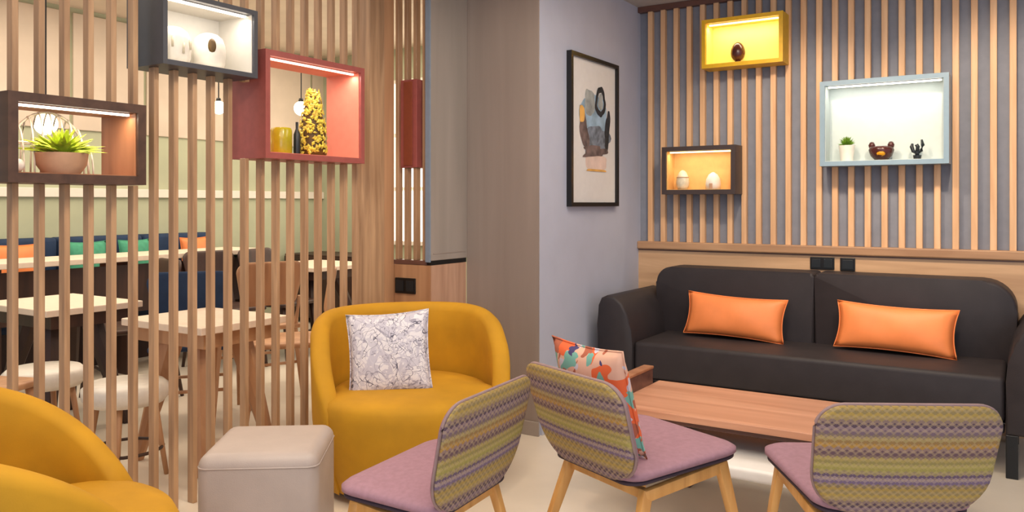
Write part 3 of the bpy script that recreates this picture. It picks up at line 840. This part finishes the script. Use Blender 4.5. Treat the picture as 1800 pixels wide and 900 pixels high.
obj('seat', B(-.15, .45, -1.6, 1.12, .30, .44, .03, 3), M['navy'], t, 50)
for k in range(4): obj('back_cushion', B(-.17, 0, -1.6+.68*k+.004, -1.6+.68*(k+1)-.004, .44, .90, .03, 3), M['navy'], t, 50)
for (yy, m, lab, w) in ((2.92, 'orange', 'orange cushion at the left end of the navy bench', .36), (3.42, 'teal', 'green cushion on the navy bench beside the orange one', .3), (3.80, 'teal', 'paler green cushion leaning on the navy bench', .26), (4.34, 'orange', 'orange cushion at the right end of the navy bench', .26)):
    throw_pillow('bench_cushion', lab, w, .30, .10, (-5.90, yy, .62+.14*(m == 'teal')*0+.10), (.12, 0, -PI/2), M[m])
def dining_chair(label, loc, rz, ms, ml):
    t = thing('dining_chair', label, 'chair', loc, rz)
    obj('seat', B(-.20, .20, -.20, .20, .40, .43, .012, 3), ms, t, 50)
    obj('backrest', pad(rrect(.34, .40, .26, .05, .06, 6), .02, lambda u, v, q: (u, -.20-.18*v+.3*u*u+q, .55+v), 5), ms, t, True)
    for sx in (-1, 1):
        obj('leg', tube(bmesh.new(), [(sx*.16, .16, .41), (sx*.19, .21, 0)], [.017, .011], 8), ml, t, True)
        obj('leg', tube(bmesh.new(), [(sx*.17, -.24, .60), (sx*.17, -.17, .40), (sx*.19, -.24, 0)], [.012, .017, .011], 8), ml, t, True)
    obj('stretcher', tube(bmesh.new(), [(-.175, .185, .2), (.175, .185, .2)], .009, 6), ml, t, True)
    obj('stretcher', tube(bmesh.new(), [(-.178, -.20, .2), (.178, -.20, .2)], .009, 6), ml, t, True)
    return t
d0 = dining_chair('dark dining chair behind the slats, left of the small table', (-4.35, 1.75, 0), .3, M['dkwood'], M['dkwood'])
dup(d0, (-4.50, 2.86, 0), 2.9, 'dark dining chair at the far side of the small table')
dup(d0, (-4.75, 3.75, 0), -1.7, 'dark dining chair drawn up to the long counter')
dup(d0, (-4.7, 4.2, 0), -1.4, 'dark dining chair nearest the right end of the navy bench')
d1 = dining_chair('tan wooden dining chair behind the slats, right of the cream table', (-3.35, 3.05, 0), 2.4, M['tan'], M['tan'])
dup(d1, (-3.95, 3.35, 0), 1.2, 'tan wooden dining chair further back beyond the cream table')
dup(d1, (-3.55, 1.55, 0), -1.2, 'tan wooden dining chair behind the brown display box')
d2 = dining_chair('navy dining chair beyond the cream table, seen under its edge', (-3.72, 2.72, 0), .9, M['navy'], M['tan'])
def stool(label, loc, h=.36):
    t = thing('stool', label, 'stool', loc)
    obj('seat', lathe(bmesh.new(), [(0, h-.085), (.15, h-.085), (.17, h-.06), (.172, h-.02), (.15, h), (0, h+.004)], 28), M['ceramic'], t, True)
    for k in range(4):
        a = PI/4+PI/2*k
        obj('leg', tube(bmesh.new(), [(.11*math.cos(a), .11*math.sin(a), h-.07), (.16*math.cos(a), .16*math.sin(a), 0)], [.014, .010], 8), M['tan'], t, True)
    for z in (.12,):
        obj('foot_ring', tube(bmesh.new(), [(.145*math.cos(q), .145*math.sin(q), z) for q in [2*PI*j/20 for j in range(20)]], .007, 6, closed=True), M['dkwood'], t, True)
    return t
s1 = stool('round white stool just behind the slats, left of the cream table legs', (-3.20, 2.02, 0), .40)
dup(s1, (-3.80, 2.0, 0), 0, 'round white stool behind the slats, next to the dark chair')
t = thing('sideboard', 'dark low sideboard by the bright doorway at the end of the dining room', 'cabinet', (-5.45, 5.75, 0))
obj('body', B(-.70, .20, -.2, .3, .05, .66, .005), M['dkwood'], t)
for k in range(3): obj('door', B(-.69+.295*k, -.69+.295*k+.285, -.215, -.2, .07, .64, .003), M['dkwood'], t)
# bright glazed opening in the end wall
w1 = struct('window_1', B(-5.60, -3.2, 6.06, 6.10, .75, 2.35), M['white'])
pn = None
for k in range(6):
    for j in range(3):
        o = obj('pane', B(-5.56+.39*k, -5.56+.39*k+.35, 6.045, 6.06, .79+.52*j, .79+.52*j+.48), M['daylight'], w1)
def pendant(label, loc, r, ztop):
    t = thing('pendant_lamp', label, 'lamp', loc)
    obj('globe', lathe(bmesh.new(), [(r*math.sin(PI*k/12), -r*math.cos(PI*k/12)) for k in range(13)], 20), M['glow'], t, True)
    obj('cap', lathe(bmesh.new(), [(0, r*.9), (r*.4, r*.9), (r*.3, r*1.4), (0, r*1.4)], 14), M['black'], t, True)
    obj('cord', tube(bmesh.new(), [(0, 0, r*1.3), (0, 0, ztop-loc[2])], .004, 6), M['black'], t)
    return t
pendant('glowing globe pendant seen through slats between grey and red boxes', (-4.25, 3.30, 1.75), .042, 2.66)
pendant('glowing globe pendant seen through the brown display box', (-4.15, 2.19, 1.55), .055, 2.66)
pendant('glowing globe pendant seen through the red display box', (-4.30, 4.03, 1.82), .050, 2.66)

# repeats of one kind share a group
for nm, g in (('tub_chair', 'mustard tub chairs'), ('lounge_chair', 'zigzag backed lounge chairs'), ('lumbar_cushion', 'orange lumbar cushions on the sofa'), ('display_box', 'lit display boxes'),
              ('wall_socket', 'black wall sockets'), ('domed_vase', 'white vases in the graphite box'), ('dining_chair', 'chairs of the dining room'), ('dining_table', 'cream topped dining tables'),
              ('stool', 'white stools behind the slats'), ('bench_cushion', 'cushions along the navy bench'), ('pendant_lamp', 'globe pendants of the dining room')):
    for o in C.objects:
        if o.parent is None and o.name.split('.')[0] == nm: o['group'] = g
